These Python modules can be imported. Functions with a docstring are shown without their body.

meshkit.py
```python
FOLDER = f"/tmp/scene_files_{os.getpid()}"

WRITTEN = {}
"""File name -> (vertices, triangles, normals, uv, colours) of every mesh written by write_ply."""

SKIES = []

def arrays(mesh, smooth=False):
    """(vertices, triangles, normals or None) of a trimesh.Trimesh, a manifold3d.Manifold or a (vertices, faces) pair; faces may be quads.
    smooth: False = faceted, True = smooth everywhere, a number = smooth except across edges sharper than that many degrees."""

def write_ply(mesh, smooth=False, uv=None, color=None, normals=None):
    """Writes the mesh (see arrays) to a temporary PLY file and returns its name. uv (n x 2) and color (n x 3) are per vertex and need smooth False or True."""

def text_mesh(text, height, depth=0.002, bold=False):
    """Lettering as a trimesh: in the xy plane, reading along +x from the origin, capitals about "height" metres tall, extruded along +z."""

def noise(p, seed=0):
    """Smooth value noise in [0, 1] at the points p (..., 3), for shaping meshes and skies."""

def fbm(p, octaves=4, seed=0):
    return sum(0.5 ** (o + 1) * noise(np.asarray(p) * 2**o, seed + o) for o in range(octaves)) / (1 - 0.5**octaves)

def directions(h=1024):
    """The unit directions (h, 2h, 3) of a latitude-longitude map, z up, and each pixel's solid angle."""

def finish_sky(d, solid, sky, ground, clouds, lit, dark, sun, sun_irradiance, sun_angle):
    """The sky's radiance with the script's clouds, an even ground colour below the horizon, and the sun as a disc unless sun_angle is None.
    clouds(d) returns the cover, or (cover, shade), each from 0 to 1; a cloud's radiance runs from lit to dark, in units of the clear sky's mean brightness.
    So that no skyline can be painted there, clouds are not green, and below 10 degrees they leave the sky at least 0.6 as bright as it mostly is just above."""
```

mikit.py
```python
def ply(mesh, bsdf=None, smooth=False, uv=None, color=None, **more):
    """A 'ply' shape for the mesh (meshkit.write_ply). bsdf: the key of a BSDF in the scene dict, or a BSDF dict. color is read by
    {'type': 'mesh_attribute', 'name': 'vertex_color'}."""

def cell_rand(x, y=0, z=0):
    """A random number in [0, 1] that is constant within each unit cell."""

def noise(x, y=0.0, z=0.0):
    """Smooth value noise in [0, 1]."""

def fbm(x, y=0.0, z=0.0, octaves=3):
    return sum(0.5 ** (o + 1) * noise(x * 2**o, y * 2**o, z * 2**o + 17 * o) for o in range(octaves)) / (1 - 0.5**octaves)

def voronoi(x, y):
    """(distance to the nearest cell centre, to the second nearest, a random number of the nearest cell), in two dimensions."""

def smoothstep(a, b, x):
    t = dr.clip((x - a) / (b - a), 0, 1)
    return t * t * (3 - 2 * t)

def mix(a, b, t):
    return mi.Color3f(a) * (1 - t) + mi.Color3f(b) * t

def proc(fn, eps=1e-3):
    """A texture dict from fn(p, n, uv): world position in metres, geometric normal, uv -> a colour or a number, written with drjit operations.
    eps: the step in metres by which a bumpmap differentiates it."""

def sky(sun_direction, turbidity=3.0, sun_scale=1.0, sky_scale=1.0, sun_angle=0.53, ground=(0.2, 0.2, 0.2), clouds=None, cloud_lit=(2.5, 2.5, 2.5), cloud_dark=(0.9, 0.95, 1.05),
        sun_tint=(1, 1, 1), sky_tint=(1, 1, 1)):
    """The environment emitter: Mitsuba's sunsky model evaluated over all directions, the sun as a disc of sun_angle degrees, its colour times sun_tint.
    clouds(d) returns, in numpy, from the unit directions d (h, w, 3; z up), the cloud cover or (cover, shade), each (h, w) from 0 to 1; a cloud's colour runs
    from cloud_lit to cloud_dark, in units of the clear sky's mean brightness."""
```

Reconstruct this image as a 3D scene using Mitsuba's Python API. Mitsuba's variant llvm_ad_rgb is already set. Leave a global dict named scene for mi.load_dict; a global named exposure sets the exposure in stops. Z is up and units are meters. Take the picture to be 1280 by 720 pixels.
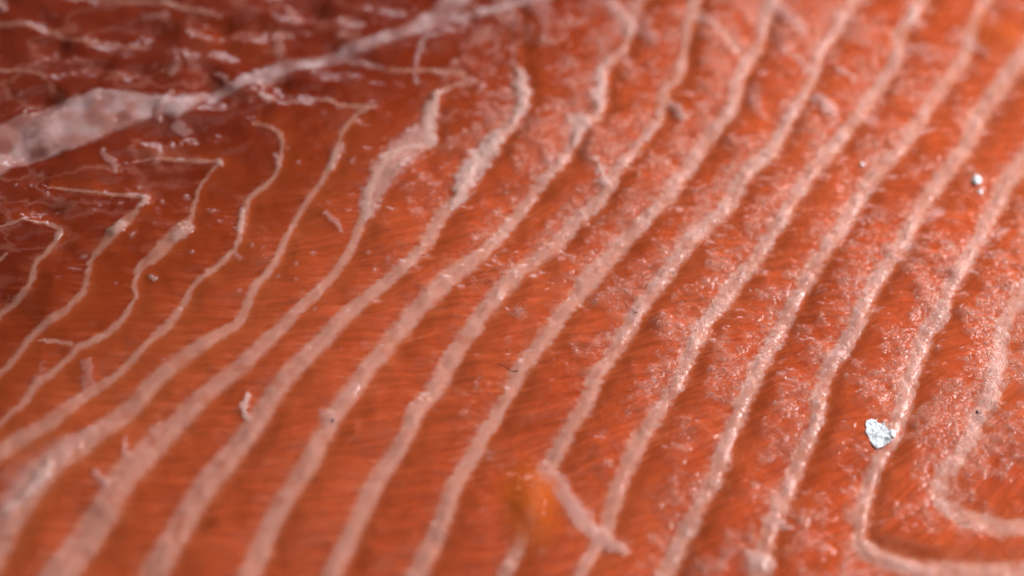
import json, math
import numpy as np, trimesh, mitsuba as mi, drjit as dr
from scipy.spatial import cKDTree
from scipy import ndimage
import meshkit, mikit
from mikit import proc
T = mi.ScalarTransform4f
rng = np.random.default_rng(7)

# ---------------------------------------------------------------- camera, lamps, exposure
E, ROLL, DIST, FOV = math.radians(52), math.radians(7), 0.24, 19.0
fwd = np.array([0, math.cos(E), -math.sin(E)])
up = math.cos(ROLL) * np.array([0, math.sin(E), math.cos(E)]) - math.sin(ROLL) * np.array([1.0, 0, 0])
exposure = 0.0
scene = {'type': 'scene'}
labels = {}
scene['camera'] = {'type': 'thinlens', 'fov': FOV, 'fov_axis': 'x', 'near_clip': 0.01, 'far_clip': 20.0,
                   'aperture_radius': 0.0043, 'focus_distance': 0.2382,
                   'to_world': T().look_at(origin=(-fwd * DIST).tolist(), target=[0, 0, 0], up=up.tolist())}
LAMPS = [('window_lamp', (0.24, 0.10, 0.15), 0.11, 0.09, (45, 45, 45.5)),
         ('back_lamp', (-0.04, 0.90, 0.31), 0.22, 0.18, (24, 25, 27)),
         ('added_fill_lamp', (0.1, 0.1, 0.9), 0.50, 0.50, (1.5, 1.48, 1.46))]  # the overhead one is an added fill that lifts the ambient light
for key, pos, w, h, rad in LAMPS:
    pos = np.array(pos)
    scene[key + '__diffuser'] = {'type': 'rectangle', 'to_world': T().look_at(origin=pos.tolist(), target=[0, 0, 0], up=[0, 0.3, 1]).scale([w / 2, h / 2, 1]),
                                 'bsdf': {'type': 'diffuse', 'reflectance': {'type': 'rgb', 'value': [.8, .8, .8]}},
                                 'emitter': {'type': 'area', 'radiance': {'type': 'rgb', 'value': list(rad)}}}
    back = pos + pos / np.linalg.norm(pos) * 0.03
    scene[key + '__housing'] = {'type': 'cube', 'to_world': T().look_at(origin=back.tolist(), target=[0, 0, 0], up=[0, 0.3, 1]).scale([w / 2 + .01, h / 2 + .01, .02]),
                                'bsdf': {'type': 'diffuse', 'reflectance': {'type': 'rgb', 'value': [.05, .05, .05]}}}
labels['window_lamp'] = {'label': 'soft rectangular lamp standing close beside the fillet on its right', 'category': 'lamp'}
labels['back_lamp'] = {'label': 'small soft lamp standing far behind the fillet', 'category': 'lamp'}
labels['added_fill_lamp'] = {'label': 'added soft square fill light above the fillet', 'category': 'lamp'}
scene['room_light'] = {'type': 'constant', 'radiance': {'type': 'rgb', 'value': [.06, .06, .065]}}

# ---------------------------------------------------------------- what was measured on the fillet, in millimetres on its upper face
DATA = {}
DATA['lines'] = json.loads("""{"R0":{"p":[[49.19,34.15,1.33],[44.78,19.81,1.33],[42.14,11.21,1.33],[40.37,5.48,1.33],[39.21,3.68,1.27],[38.76,1.77,1.19],[38.57,-0.4,1.25],[38.25,-2.8,1.36],[37.93,-4.94,1.23],[36.87,-6.64,1.04],[36.51,-8.67,1.1],[35.04,-11.44,1.17],[34.08,-13.29,1.08],[33.97,-15.0,1.22],[35.5,-16.23,1.47],[37.14,-16.86,1.63],[38.71,-16.99,1.61],[40.35,-16.75,1.45],[46.31,-17.39,
1.45],[55.26,-18.35,1.45],[70.17,-19.95,1.45]],"halo":0.25,"lvl":1.0},"R1":{"p":[[52.84,46.47,1.68],[46.62,32.82,1.68],[42.89,24.63,1.68],[40.4,19.17,1.68],[39.07,16.97,1.62],[38.6,15.44,1.44],[37.75,13.35,1.3],[36.84,10.44,1.23],[35.81,8.28,1.17],[34.73,5.66,1.28],[33.92,3.1,1.14],[32.87,0.86,1.39],[32.08,-1.95,1.24],[31.49,-4.07,1.11],[31.26,-5.64,1.16],[30.69,-8.03,1.16],[29.88,-10.94,1.16],
[28.83,-13.33,1.08],[28.35,-16.12,1.02],[28.0,-19.06,1.09],[28.52,-20.42,1.4],[30.15,-21.1,1.58],[32.37,-21.56,1.72],[35.53,-21.45,1.98],[39.12,-20.79,1.96],[41.52,-20.02,1.95],[47.44,-19.02,1.95],[56.31,-17.52,1.95],[71.1,-15.03,1.95]],"halo":0.25,"lvl":1.0},"R2":{"p":[[53.81,58.09,1.72],[47.18,44.64,1.72],[43.2,36.57,1.72],[40.55,31.19,1.72],[39.1,28.48,1.7],[38.15,26.51,1.6],[36.81,23.6,1.48],
[35.75,20.17,1.41],[34.64,18.25,1.39],[33.34,15.8,1.23],[32.7,14.5,1.21],[31.74,12.4,1.18],[30.63,9.12,1.24],[29.39,6.46,1.18],[28.35,4.17,1.16],[27.58,1.88,1.14],[26.77,-0.87,1.14],[25.82,-2.9,1.14],[25.01,-5.05,1.12],[24.69,-6.41,1.11],[24.51,-8.5,1.1],[23.98,-10.85,1.09],[23.27,-13.2,1.15],[22.57,-15.51,1.08],[22.03,-17.27,1.08],[21.51,-19.01,1.13],[21.02,-21.51,1.18],[20.68,-23.33,1.29],
[19.38,-29.19,1.29],[17.42,-37.97,1.29],[14.16,-52.61,1.29]],"halo":0.25,"lvl":1.0},"R3":{"p":[[45.47,62.04,0.88],[40.82,47.78,0.88],[38.03,39.22,0.88],[36.17,33.52,0.88],[36.03,32.56,0.94],[35.57,30.36,1.03],[34.36,27.97,1.14],[33.23,25.7,1.12],[31.92,22.81,1.04],[30.64,19.95,1.12],[29.15,17.71,1.28],[27.63,15.14,1.24],[27.02,13.59,1.19],[26.05,10.9,1.13],[24.83,8.21,1.19],[23.64,5.55,1.24],
[22.65,2.96,1.17],[21.66,0.72,1.15],[20.93,-1.53,1.14],[20.2,-3.45,1.26],[19.43,-5.67,1.25],[19.12,-7.03,1.24],[18.37,-9.43,1.17],[17.71,-12.02,1.16],[17.08,-15.08,1.15],[16.19,-17.62,1.21],[15.31,-19.92,1.2],[14.51,-22.46,1.25],[13.82,-24.68,1.3],[11.9,-30.36,1.3],[9.03,-38.89,1.3],[4.24,-53.11,1.3]],"halo":0.25,"lvl":1.0},"R4":{"p":[[39.84,63.6,1.07],[35.56,49.23,1.07],[32.99,40.6,1.07],[31.27,
34.85,1.07],[30.2,33.17,1.1],[29.99,29.99,1.01],[28.96,27.08,0.97],[27.87,24.56,0.98],[26.79,22.24,1.05],[25.52,19.74,1.13],[24.08,17.15,1.2],[22.84,14.97,1.25],[21.81,12.76,1.21],[21.05,10.7,1.2],[20.17,8.64,1.2],[18.71,5.36,1.27],[17.53,3.3,1.33],[16.58,0.97,1.26],[15.25,-1.38,1.23],[14.58,-3.84,1.07],[13.87,-6.52,1.06],[13.55,-7.34,1.02],[12.64,-9.54,0.95],[11.74,-11.64,1.07],[11.05,-13.24,
1.24],[10.41,-15.33,1.28],[9.73,-17.63,1.2],[9.42,-19.85,1.13],[9.07,-21.55,1.02],[8.24,-23.8,0.9],[7.61,-25.58,0.9],[5.81,-31.3,0.9],[3.1,-39.88,0.9],[-1.42,-54.19,0.9]],"halo":0.25,"lvl":1.0},"R5":{"p":[[37.59,63.25,1.09],[31.8,49.41,1.09],[28.33,41.11,1.09],[26.02,35.57,1.09],[25.11,33.54,1.0],[24.29,31.26,0.93],[23.22,28.87,0.9],[22.75,26.69,0.8],[22.49,24.57,0.81],[21.44,22.25,0.9],[20.85,
20.39,0.95],[19.9,17.61,1.03],[19.29,16.64,1.09],[17.63,14.14,1.18],[16.96,11.99,1.23],[15.71,9.85,1.27],[14.1,7.35,1.33],[13.12,5.54,1.3],[12.21,3.77,1.22],[11.09,1.49,1.2],[10.16,-0.58,1.18],[9.1,-3.35,1.16],[8.21,-5.6,1.16],[7.26,-7.76,1.14],[6.57,-10.68,1.19],[5.71,-12.84,1.13],[4.93,-15.19,1.18],[4.24,-16.99,1.22],[3.82,-19.6,0.84],[2.88,-23.67,0.96],[2.07,-26.24,1.08],[0.69,-32.08,1.08],
[-1.37,-40.84,1.08],[-4.8,-55.45,1.08]],"halo":0.25,"lvl":1.0},"R5b":{"p":[[4.42,-16.96,1.04],[5.21,-18.31,1.32],[6.56,-20.06,1.46],[7.89,-21.73,1.35],[9.34,-22.72,1.04],[10.77,-23.43,0.76]],"halo":0.2,"lvl":1.0},"R6":{"p":[[25.93,63.59,1.25],[22.48,49.0,1.25],[20.41,40.24,1.25],[19.03,34.4,1.25],[18.57,32.44,1.09],[18.25,28.96,0.89],[17.21,26.68,1.06],[16.75,25.07,0.94],[16.54,22.7,0.94],[15.79,
20.45,0.98],[14.6,17.97,1.05],[13.61,15.73,1.12],[12.44,13.31,1.09],[11.9,11.52,1.1],[10.9,9.93,1.15],[9.37,7.76,1.21],[8.01,5.31,1.25],[6.54,2.88,1.51],[5.62,0.88,1.35],[4.52,-1.14,1.21],[3.47,-3.44,1.26],[2.42,-5.71,1.33],[1.36,-7.65,1.29],[0.83,-9.8,1.13],[-0.02,-12.43,1.07],[-0.98,-15.04,1.13],[-1.76,-17.37,1.25],[-2.53,-19.23,1.34],[-2.86,-21.66,1.38],[-3.42,-24.09,1.5],[-4.09,-26.58,1.51],
[-4.64,-27.91,1.58],[-6.28,-33.68,1.58],[-8.74,-42.34,1.58],[-12.84,-56.77,1.58]],"halo":0.25,"lvl":1.0},"R6b":{"p":[[12.47,32.54,0.96],[13.39,30.92,0.93],[15.04,29.35,0.76],[16.35,27.64,0.74]],"halo":0.2,"lvl":1.0},"R7":{"p":[[14.86,62.52,0.95],[13.63,47.57,0.95],[12.89,38.6,0.95],[12.4,32.62,0.95],[12.09,29.78,0.74],[11.79,26.97,0.67],[11.73,24.6,0.75],[10.44,21.79,0.82],[10.39,19.57,0.67],
[9.37,17.12,0.78],[7.99,14.3,0.84],[6.87,11.82,0.89],[6.34,10.29,1.0],[4.59,7.84,1.15],[3.3,5.64,1.2],[2.02,3.55,1.29],[0.64,1.95,1.29],[-0.46,0.17,1.38],[-1.68,-2.1,1.49],[-2.7,-4.39,1.39],[-3.84,-7.14,1.42],[-4.64,-9.95,1.42],[-6.06,-13.12,1.4],[-6.44,-15.12,1.25],[-7.51,-17.79,1.39],[-8.43,-20.11,1.55],[-9.1,-22.8,1.46],[-9.76,-25.52,1.63],[-10.47,-28.2,1.68],[-11.93,-34.02,1.68],[-14.13,
-42.75,1.68],[-17.8,-57.29,1.68]],"halo":0.25,"lvl":1.0},"R8":{"p":[[16.05,58.24,0.81],[11.59,43.92,0.81],[8.92,35.33,0.81],[7.14,29.6,0.81],[6.97,27.27,0.56],[5.97,25.28,0.74],[5.4,24.01,0.95],[5.24,21.74,0.93],[5.57,20.02,0.66],[5.17,18.45,0.69],[3.78,17.61,1.17],[3.56,15.57,0.73],[3.05,13.77,0.85],[1.35,10.93,0.93],[0.16,8.38,0.98],[-1.04,6.11,1.12],[-2.27,3.7,1.27],[-3.55,1.87,1.45],[-4.9,
0.28,1.5],[-6.12,-1.75,1.6],[-7.34,-3.77,1.65],[-8.56,-6.07,1.69],[-9.44,-7.99,1.67],[-10.52,-10.23,1.71],[-10.96,-11.59,1.75],[-12.04,-14.09,1.73],[-12.89,-16.83,1.76],[-13.71,-19.66,1.82],[-14.73,-22.19,1.87],[-15.52,-24.95,1.89],[-15.99,-27.34,1.92],[-16.44,-29.42,1.97],[-17.83,-35.25,1.97],[-19.91,-44.01,1.97],[-23.39,-58.6,1.97]],"halo":0.25,"lvl":1.0},"R9":{"p":[[-1.7,23.11,0.68],[-1.4,
21.36,0.96],[-1.01,20.09,1.06],[-1.48,17.37,1.27],[-3.15,14.23,1.31],[-4.56,11.43,1.25],[-5.18,8.79,1.09],[-6.21,6.37,1.09],[-7.13,3.18,1.09],[-8.35,1.11,1.14],[-9.81,-0.97,1.22],[-11.03,-2.75,1.29],[-12.64,-4.9,1.4],[-13.77,-7.11,1.58],[-15.13,-9.4,1.78],[-16.36,-11.58,1.98],[-18.02,-16.11,2.2],[-19.24,-18.81,2.34],[-20.46,-21.39,2.44],[-21.43,-23.9,2.44],[-21.99,-25.9,2.53],[-22.65,-28.31,2.57],
[-23.29,-30.41,2.69],[-24.94,-36.18,2.69],[-27.42,-44.83,2.69],[-31.54,-59.25,2.69]],"halo":0.25,"lvl":1.0},"R10":{"p":[[-5.35,20.89,0.61],[-6.94,20.18,0.51],[-8.15,19.1,0.67],[-8.62,16.82,0.79],[-8.07,13.69,0.64],[-10.34,12.46,0.96],[-12.0,10.06,0.98],[-12.27,7.07,0.91],[-12.43,4.8,0.78],[-13.06,1.75,0.8],[-13.99,-0.82,0.82],[-15.34,-3.42,0.98],[-16.73,-5.53,1.12],[-17.88,-7.51,1.31],[-18.95,
-9.45,1.52],[-20.51,-11.76,1.75],[-21.89,-13.48,1.93],[-23.18,-15.7,2.09],[-24.4,-17.81,2.42],[-25.66,-19.98,2.79],[-27.0,-22.57,2.83],[-27.61,-24.81,2.88],[-28.48,-27.55,3.07],[-29.55,-30.28,3.2],[-30.28,-31.97,3.26],[-32.37,-37.59,3.26],[-35.51,-46.03,3.26],[-40.75,-60.08,3.26]],"halo":0.25,"lvl":1.0},"R11":{"p":[[-13.27,16.59,0.49],[-14.61,15.23,0.53],[-15.3,12.95,0.55],[-15.45,11.64,0.6],
[-15.79,9.29,0.62],[-16.9,6.59,0.69],[-17.85,3.29,0.6],[-18.42,0.59,0.73],[-19.08,-1.37,0.68],[-19.92,-3.34,0.73],[-20.53,-6.36,0.9],[-22.63,-8.78,1.3],[-24.2,-10.56,1.5],[-25.85,-12.8,1.66],[-27.54,-16.06,2.05],[-29.18,-18.09,2.22],[-30.64,-20.0,2.49],[-31.98,-21.44,2.72],[-33.08,-23.48,2.81],[-33.87,-25.52,2.94],[-34.53,-27.53,2.99],[-35.05,-29.91,3.07],[-36.81,-35.64,3.07],[-39.44,-44.25,3.07],
[-43.83,-58.59,3.07]],"halo":0.5,"lvl":1.0},"R12":{"p":[[-22.54,13.33,0.42],[-20.87,13.08,0.57],[-19.87,12.04,0.53],[-19.73,9.67,0.46],[-20.37,7.46,0.58],[-21.7,5.57,0.77],[-21.87,3.31,0.77],[-21.82,0.86,0.59],[-22.77,-1.15,0.65],[-24.67,-3.84,0.63],[-25.12,-6.05,0.74],[-26.04,-7.99,0.84],[-27.37,-9.97,0.69],[-28.26,-11.95,0.69],[-29.75,-13.92,0.92],[-31.63,-15.93,1.12],[-33.03,-18.15,1.4],
[-34.55,-19.63,1.62],[-36.18,-21.34,1.75],[-40.05,-25.92,1.75],[-45.85,-32.81,1.75],[-55.52,-44.28,1.75]],"halo":0.5,"lvl":1.0},"R13":{"p":[[-31.41,7.96,0.33],[-29.27,8.64,0.42],[-26.41,8.93,0.5],[-24.37,9.09,0.54],[-25.47,7.06,0.43],[-25.73,5.51,0.46],[-25.86,3.5,0.6],[-26.43,1.93,1.27],[-27.22,0.17,1.57],[-28.18,-1.59,1.23],[-29.02,-2.93,0.68],[-29.1,-4.3,0.5],[-28.76,-5.51,0.5],[-29.1,-7.13,
0.54],[-30.04,-8.84,0.65],[-31.43,-10.36,0.74],[-32.26,-10.88,0.73],[-32.75,-11.87,0.62],[-33.66,-13.53,0.7],[-34.6,-14.66,0.76],[-35.46,-16.81,0.68],[-36.71,-18.71,0.62],[-39.76,-23.87,0.62],[-44.33,-31.63,0.62],[-51.95,-44.55,0.62]],"halo":0.5,"lvl":1.0},"R13b":{"p":[[-35.52,-10.84,0.23],[-34.45,-10.67,0.45],[-32.78,-10.73,0.6]],"halo":0.1,"lvl":1.0},"R14":{"p":[[-37.46,4.14,0.25],[-34.5,4.36,
0.41],[-31.57,4.41,0.49],[-29.72,4.46,0.66],[-30.07,3.16,0.71],[-30.71,2.07,1.03],[-31.34,0.99,1.22],[-32.09,-0.84,0.98],[-32.82,-2.72,0.59],[-32.72,-5.34,0.65],[-33.33,-6.77,0.63],[-34.17,-8.23,0.87],[-34.81,-8.8,0.79],[-36.21,-11.1,0.69],[-36.83,-12.95,0.61],[-37.58,-14.36,0.62],[-40.27,-19.72,0.62],[-44.29,-27.78,0.62],[-50.99,-41.19,0.62]],"halo":0.5,"lvl":1.0},"R15":{"p":[[-70.68,-1.75,0.32],
[-55.7,-1.04,0.32],[-46.71,-0.61,0.32],[-40.71,-0.33,0.32],[-38.51,0.67,0.4],[-36.79,0.62,0.55],[-35.58,-0.09,0.62],[-36.12,-1.88,0.64],[-37.04,-3.63,0.61],[-36.93,-5.2,0.59],[-37.46,-6.63,0.78],[-38.73,-8.62,0.79],[-40.66,-14.31,0.79],[-43.54,-22.83,0.79],[-48.35,-37.04,0.79]],"halo":0.4,"lvl":1.0},"R16":{"p":[[-59.08,-26.88,0.38],[-49.56,-15.29,0.38],[-43.84,-8.33,0.38],[-40.04,-3.7,0.38],
[-39.63,-3.23,0.38],[-39.28,-2.77,0.45]],"halo":0.2,"lvl":1.0},"A1":{"p":[[-74.42,24.06,0.72],[-59.51,22.37,0.72],[-50.57,21.35,0.72],[-44.61,20.68,0.72],[-42.89,21.06,0.71],[-41.11,20.81,0.78],[-38.49,19.98,0.53],[-35.67,20.18,0.44],[-32.33,20.11,0.71]],"halo":0.3,"lvl":0.75},"A2":{"p":[[-67.84,24.64,0.54],[-52.84,24.73,0.54],[-43.84,24.79,0.54],[-37.84,24.83,0.54],[-35.36,24.88,0.73],[-32.05,
25.16,0.72],[-29.31,24.88,0.72],[-26.79,24.66,0.45]],"halo":0.3,"lvl":0.75},"A3":{"p":[[-73.55,17.76,0.61],[-58.59,16.75,0.61],[-49.61,16.15,0.61],[-43.62,15.74,0.61],[-41.92,16.11,0.52],[-39.82,15.48,0.59]],"halo":0.3,"lvl":0.75},"A4":{"p":[[-18.58,16.86,0.26],[-17.46,16.87,0.43],[-15.64,16.55,0.43],[-13.79,16.5,0.78],[-12.83,16.75,0.43]],"halo":0.4,"lvl":0.9},"A5":{"p":[[-12.67,20.85,0.44],
[-9.23,21.59,0.53],[-6.98,21.79,0.62],[-5.35,20.89,0.77]],"halo":0.3,"lvl":0.9},"S0":{"p":[[-28.16,14.94,2.22],[-26.52,15.73,1.19],[-24.9,16.79,1.1],[-23.55,17.9,1.44],[-22.34,18.63,2.12],[-20.98,19.74,1.73],[-17.84,21.16,1.31],[-16.29,22.04,1.64],[-15.58,22.7,1.88],[-13.73,24.01,1.3],[-11.41,25.4,1.3],[-9.82,26.76,2.92],[-8.46,27.91,3.03],[-7.86,29.87,3.06],[-4.13,34.57,3.06],[1.47,41.62,3.06],
[10.8,53.36,3.06]],"halo":0,"lvl":1},"S1":{"p":[[-7.77,27.84,1.09],[-6.6,28.23,0.81],[-4.21,29.46,0.9],[-1.61,30.74,0.9],[3.82,33.29,0.9],[11.97,37.11,0.9],[25.55,43.48,0.9]],"halo":0,"lvl":0.9},"S2":{"p":[[-9.52,25.9,1.0],[-10.04,23.99,0.48],[-10.18,21.71,0.4],[-9.78,19.99,0.67]],"halo":0,"lvl":0.8},"S3":{"p":[[-16.16,22.07,1.39],[-14.77,21.58,0.88],[-12.85,21.18,0.7]],"halo":0,"lvl":0.7}}""")
DATA['films'] = json.loads("""[{"p":[[-7.87,19.59,0.69],[-8.18,18.21,1.07],[-8.36,16.25,1.44],[-8.08,13.86,1.04]],"a":0.95},{"p":[[-8.79,14.87,2.21],[-10.02,12.52,2.6],[-11.29,9.58,2.49],[-12.03,6.69,1.72],[-12.2,5.01,1.16]],"a":0.72},{"p":[[-2.92,15.22,1.68],[-3.84,12.66,1.93],[-4.68,10.14,1.75],[-5.24,7.53,1.19]],"a":0.9},{"p":[[-1.81,22.82,1.14],[-1.27,21.38,1.38],[-0.88,19.4,1.45],[-1.34,
17.22,0.94]],"a":0.9},{"p":[[3.01,18.1,1.22],[4.54,18.09,1.17],[3.81,16.48,1.24],[3.53,15.05,0.66]],"a":0.85},{"p":[[5.44,25.19,0.67],[5.25,23.35,1.06],[5.27,21.3,1.2],[5.52,19.83,0.68]],"a":0.85},{"p":[[5.48,31.65,1.8],[6.48,30.23,1.62],[7.47,28.73,1.12]],"a":0.7},{"p":[[8.04,29.29,1.69],[9.14,28.09,1.51]],"a":0.55},{"p":[[1.27,13.91,0.89],[2.03,12.75,0.67]],"a":0.5},{"p":[[5.35,13.71,0.74],
[6.56,11.6,1.03]],"a":0.8},{"p":[[-1.22,30.24,1.63],[0.17,28.43,1.14],[-0.14,26.54,0.68]],"a":0.4},{"p":[[-2.79,28.86,1.93],[-1.24,26.82,1.28]],"a":0.3},{"p":[[23.06,23.59,1.03],[24.23,22.62,1.31],[24.6,21.62,0.74]],"a":0.75},{"p":[[31.27,35.14,1.38],[30.94,33.95,0.96]],"a":0.9},{"p":[[19.05,33.93,2.09],[20.49,32.3,1.57],[21.91,30.95,1.05]],"a":0.65},{"p":[[24.77,27.02,0.9],[26.14,26.34,0.9]],
"a":0.7},{"p":[[19.97,28.51,0.72],[22.4,27.09,0.71]],"a":0.6},{"p":[[35.21,33.36,1.24],[37.41,30.94,0.88]],"a":0.5},{"p":[[17.83,23.63,1.27],[18.27,21.47,1.26]],"a":0.45},{"p":[[10.9,20.98,0.64],[12.05,19.57,1.25],[12.43,18.76,0.59]],"a":0.7},{"p":[[29.48,27.98,0.94],[31.81,30.75,1.23],[32.51,29.67,0.84]],"a":0.4},{"p":[[27.47,1.06,0.77],[25.7,-3.0,0.89]],"a":0.35},{"p":[[34.11,3.29,0.88],[33.62,
1.61,1.02],[32.87,0.3,0.78]],"a":0.6},{"p":[[38.44,-1.6,0.5],[38.12,-3.99,0.49]],"a":0.7},{"p":[[-34.88,-26.38,1.91],[-33.92,-23.75,2.23],[-32.47,-21.36,2.04],[-30.88,-19.3,1.24]],"a":0.5},{"p":[[-35.14,-23.57,1.76],[-33.75,-21.56,2.06],[-32.26,-19.95,1.26]],"a":0.35},{"p":[[-28.91,-21.92,0.5],[-28.01,-22.94,0.75]],"a":0.6},{"p":[[-27.37,-18.77,0.36],[-26.98,-20.33,0.71]],"a":0.6},{"p":[[-25.44,
-17.75,0.64],[-25.21,-16.97,0.51]],"a":0.5},{"p":[[-31.52,-11.91,0.48],[-31.13,-12.99,0.96],[-31.1,-14.5,0.89],[-30.49,-13.88,0.58]],"a":0.45},{"p":[[-18.73,-13.38,0.44],[-18.98,-14.54,0.6],[-18.58,-15.6,0.49]],"a":0.9},{"p":[[-10.86,-11.43,0.65],[-11.1,-11.99,0.91]],"a":0.5},{"p":[[-12.94,-14.23,0.85],[-12.08,-14.7,0.99]],"a":0.5},{"p":[[-34.05,8.64,0.45],[-32.98,7.71,0.57],[-32.34,6.63,0.34]],
"a":0.6},{"p":[[-29.65,17.6,0.95],[-29.55,18.95,0.82]],"a":0.55},{"p":[[-28.98,19.94,1.03],[-28.12,18.74,1.03]],"a":0.4},{"p":[[-26.24,18.16,0.48],[-25.27,17.44,0.48]],"a":0.55},{"p":[[-22.03,23.36,0.94],[-21.32,20.76,0.94]],"a":0.55},{"p":[[-21.33,26.49,0.93],[-20.51,25.44,1.24]],"a":0.6},{"p":[[-22.02,16.47,0.83],[-21.6,16.28,1.33]],"a":0.7},{"p":[[-28.42,12.12,0.98],[-27.72,11.8,0.98]],
"a":0.7},{"p":[[-33.11,23.51,0.72],[-31.5,23.87,0.9]],"a":0.4},{"p":[[-45.11,23.15,0.85],[-44.62,22.4,0.57]],"a":0.8},{"p":[[-29.43,15.43,0.73],[-30.22,13.12,0.82],[-29.89,12.31,0.53]],"a":0.6},{"p":[[-16.65,25.81,1.44],[-15.62,25.61,1.26]],"a":0.45},{"p":[[-15.39,4.91,0.45],[-14.6,4.21,0.65],[-14.03,3.32,0.35]],"a":0.6},{"p":[[-27.88,-3.39,0.53],[-27.61,-3.51,0.53]],"a":0.8},{"p":[[4.17,-16.85,
1.32],[5.0,-18.04,2.27],[5.93,-19.07,1.46],[6.7,-20.25,2.24],[7.76,-21.53,1.76],[8.7,-22.11,1.09],[9.47,-22.85,1.52],[10.77,-23.43,0.7]],"a":0.5},{"p":[[-30.12,4.56,0.39],[-29.63,4.31,0.63],[-29.83,3.61,0.41]],"a":0.9},{"p":[[-31.29,1.73,0.5],[-31.19,1.18,0.98],[-31.71,0.52,0.76]],"a":0.8},{"p":[[-25.75,2.04,0.59],[-26.2,1.31,1.18],[-26.66,0.67,0.74]],"a":0.8},{"p":[[-21.99,4.53,0.38],[-21.9,3.47,
0.64],[-22.02,2.22,0.65]],"a":0.7},{"p":[[-24.49,9.07,0.6],[-24.26,8.86,0.45]],"a":0.9},{"p":[[-20.16,10.45,0.41],[-19.79,9.66,0.54]],"a":0.7},{"p":[[-14.92,12.58,0.34],[-15.28,10.81,0.6],[-15.49,9.5,0.4]],"a":0.7},{"p":[[-35.69,-0.19,0.63],[-35.89,-0.79,0.42]],"a":0.6},{"p":[[-34.54,-12.75,0.25],[-34.63,-14.51,0.5]],"a":0.3},{"p":[[-33.69,-24.93,0.66],[-32.91,-23.45,1.05],[-32.17,-21.68,0.65]],
"a":0.9},{"p":[[-34.59,-26.34,0.65],[-34.18,-25.43,0.91]],"a":0.8},{"p":[[-31.16,-20.08,0.55],[-30.02,-18.44,0.96]],"a":0.5},{"p":[[20.05,-22.57,1.25],[20.98,-23.29,1.38]],"a":0.8},{"p":[[21.99,-19.08,0.71],[22.61,-19.5,0.57]],"a":0.7}]""")
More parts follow.
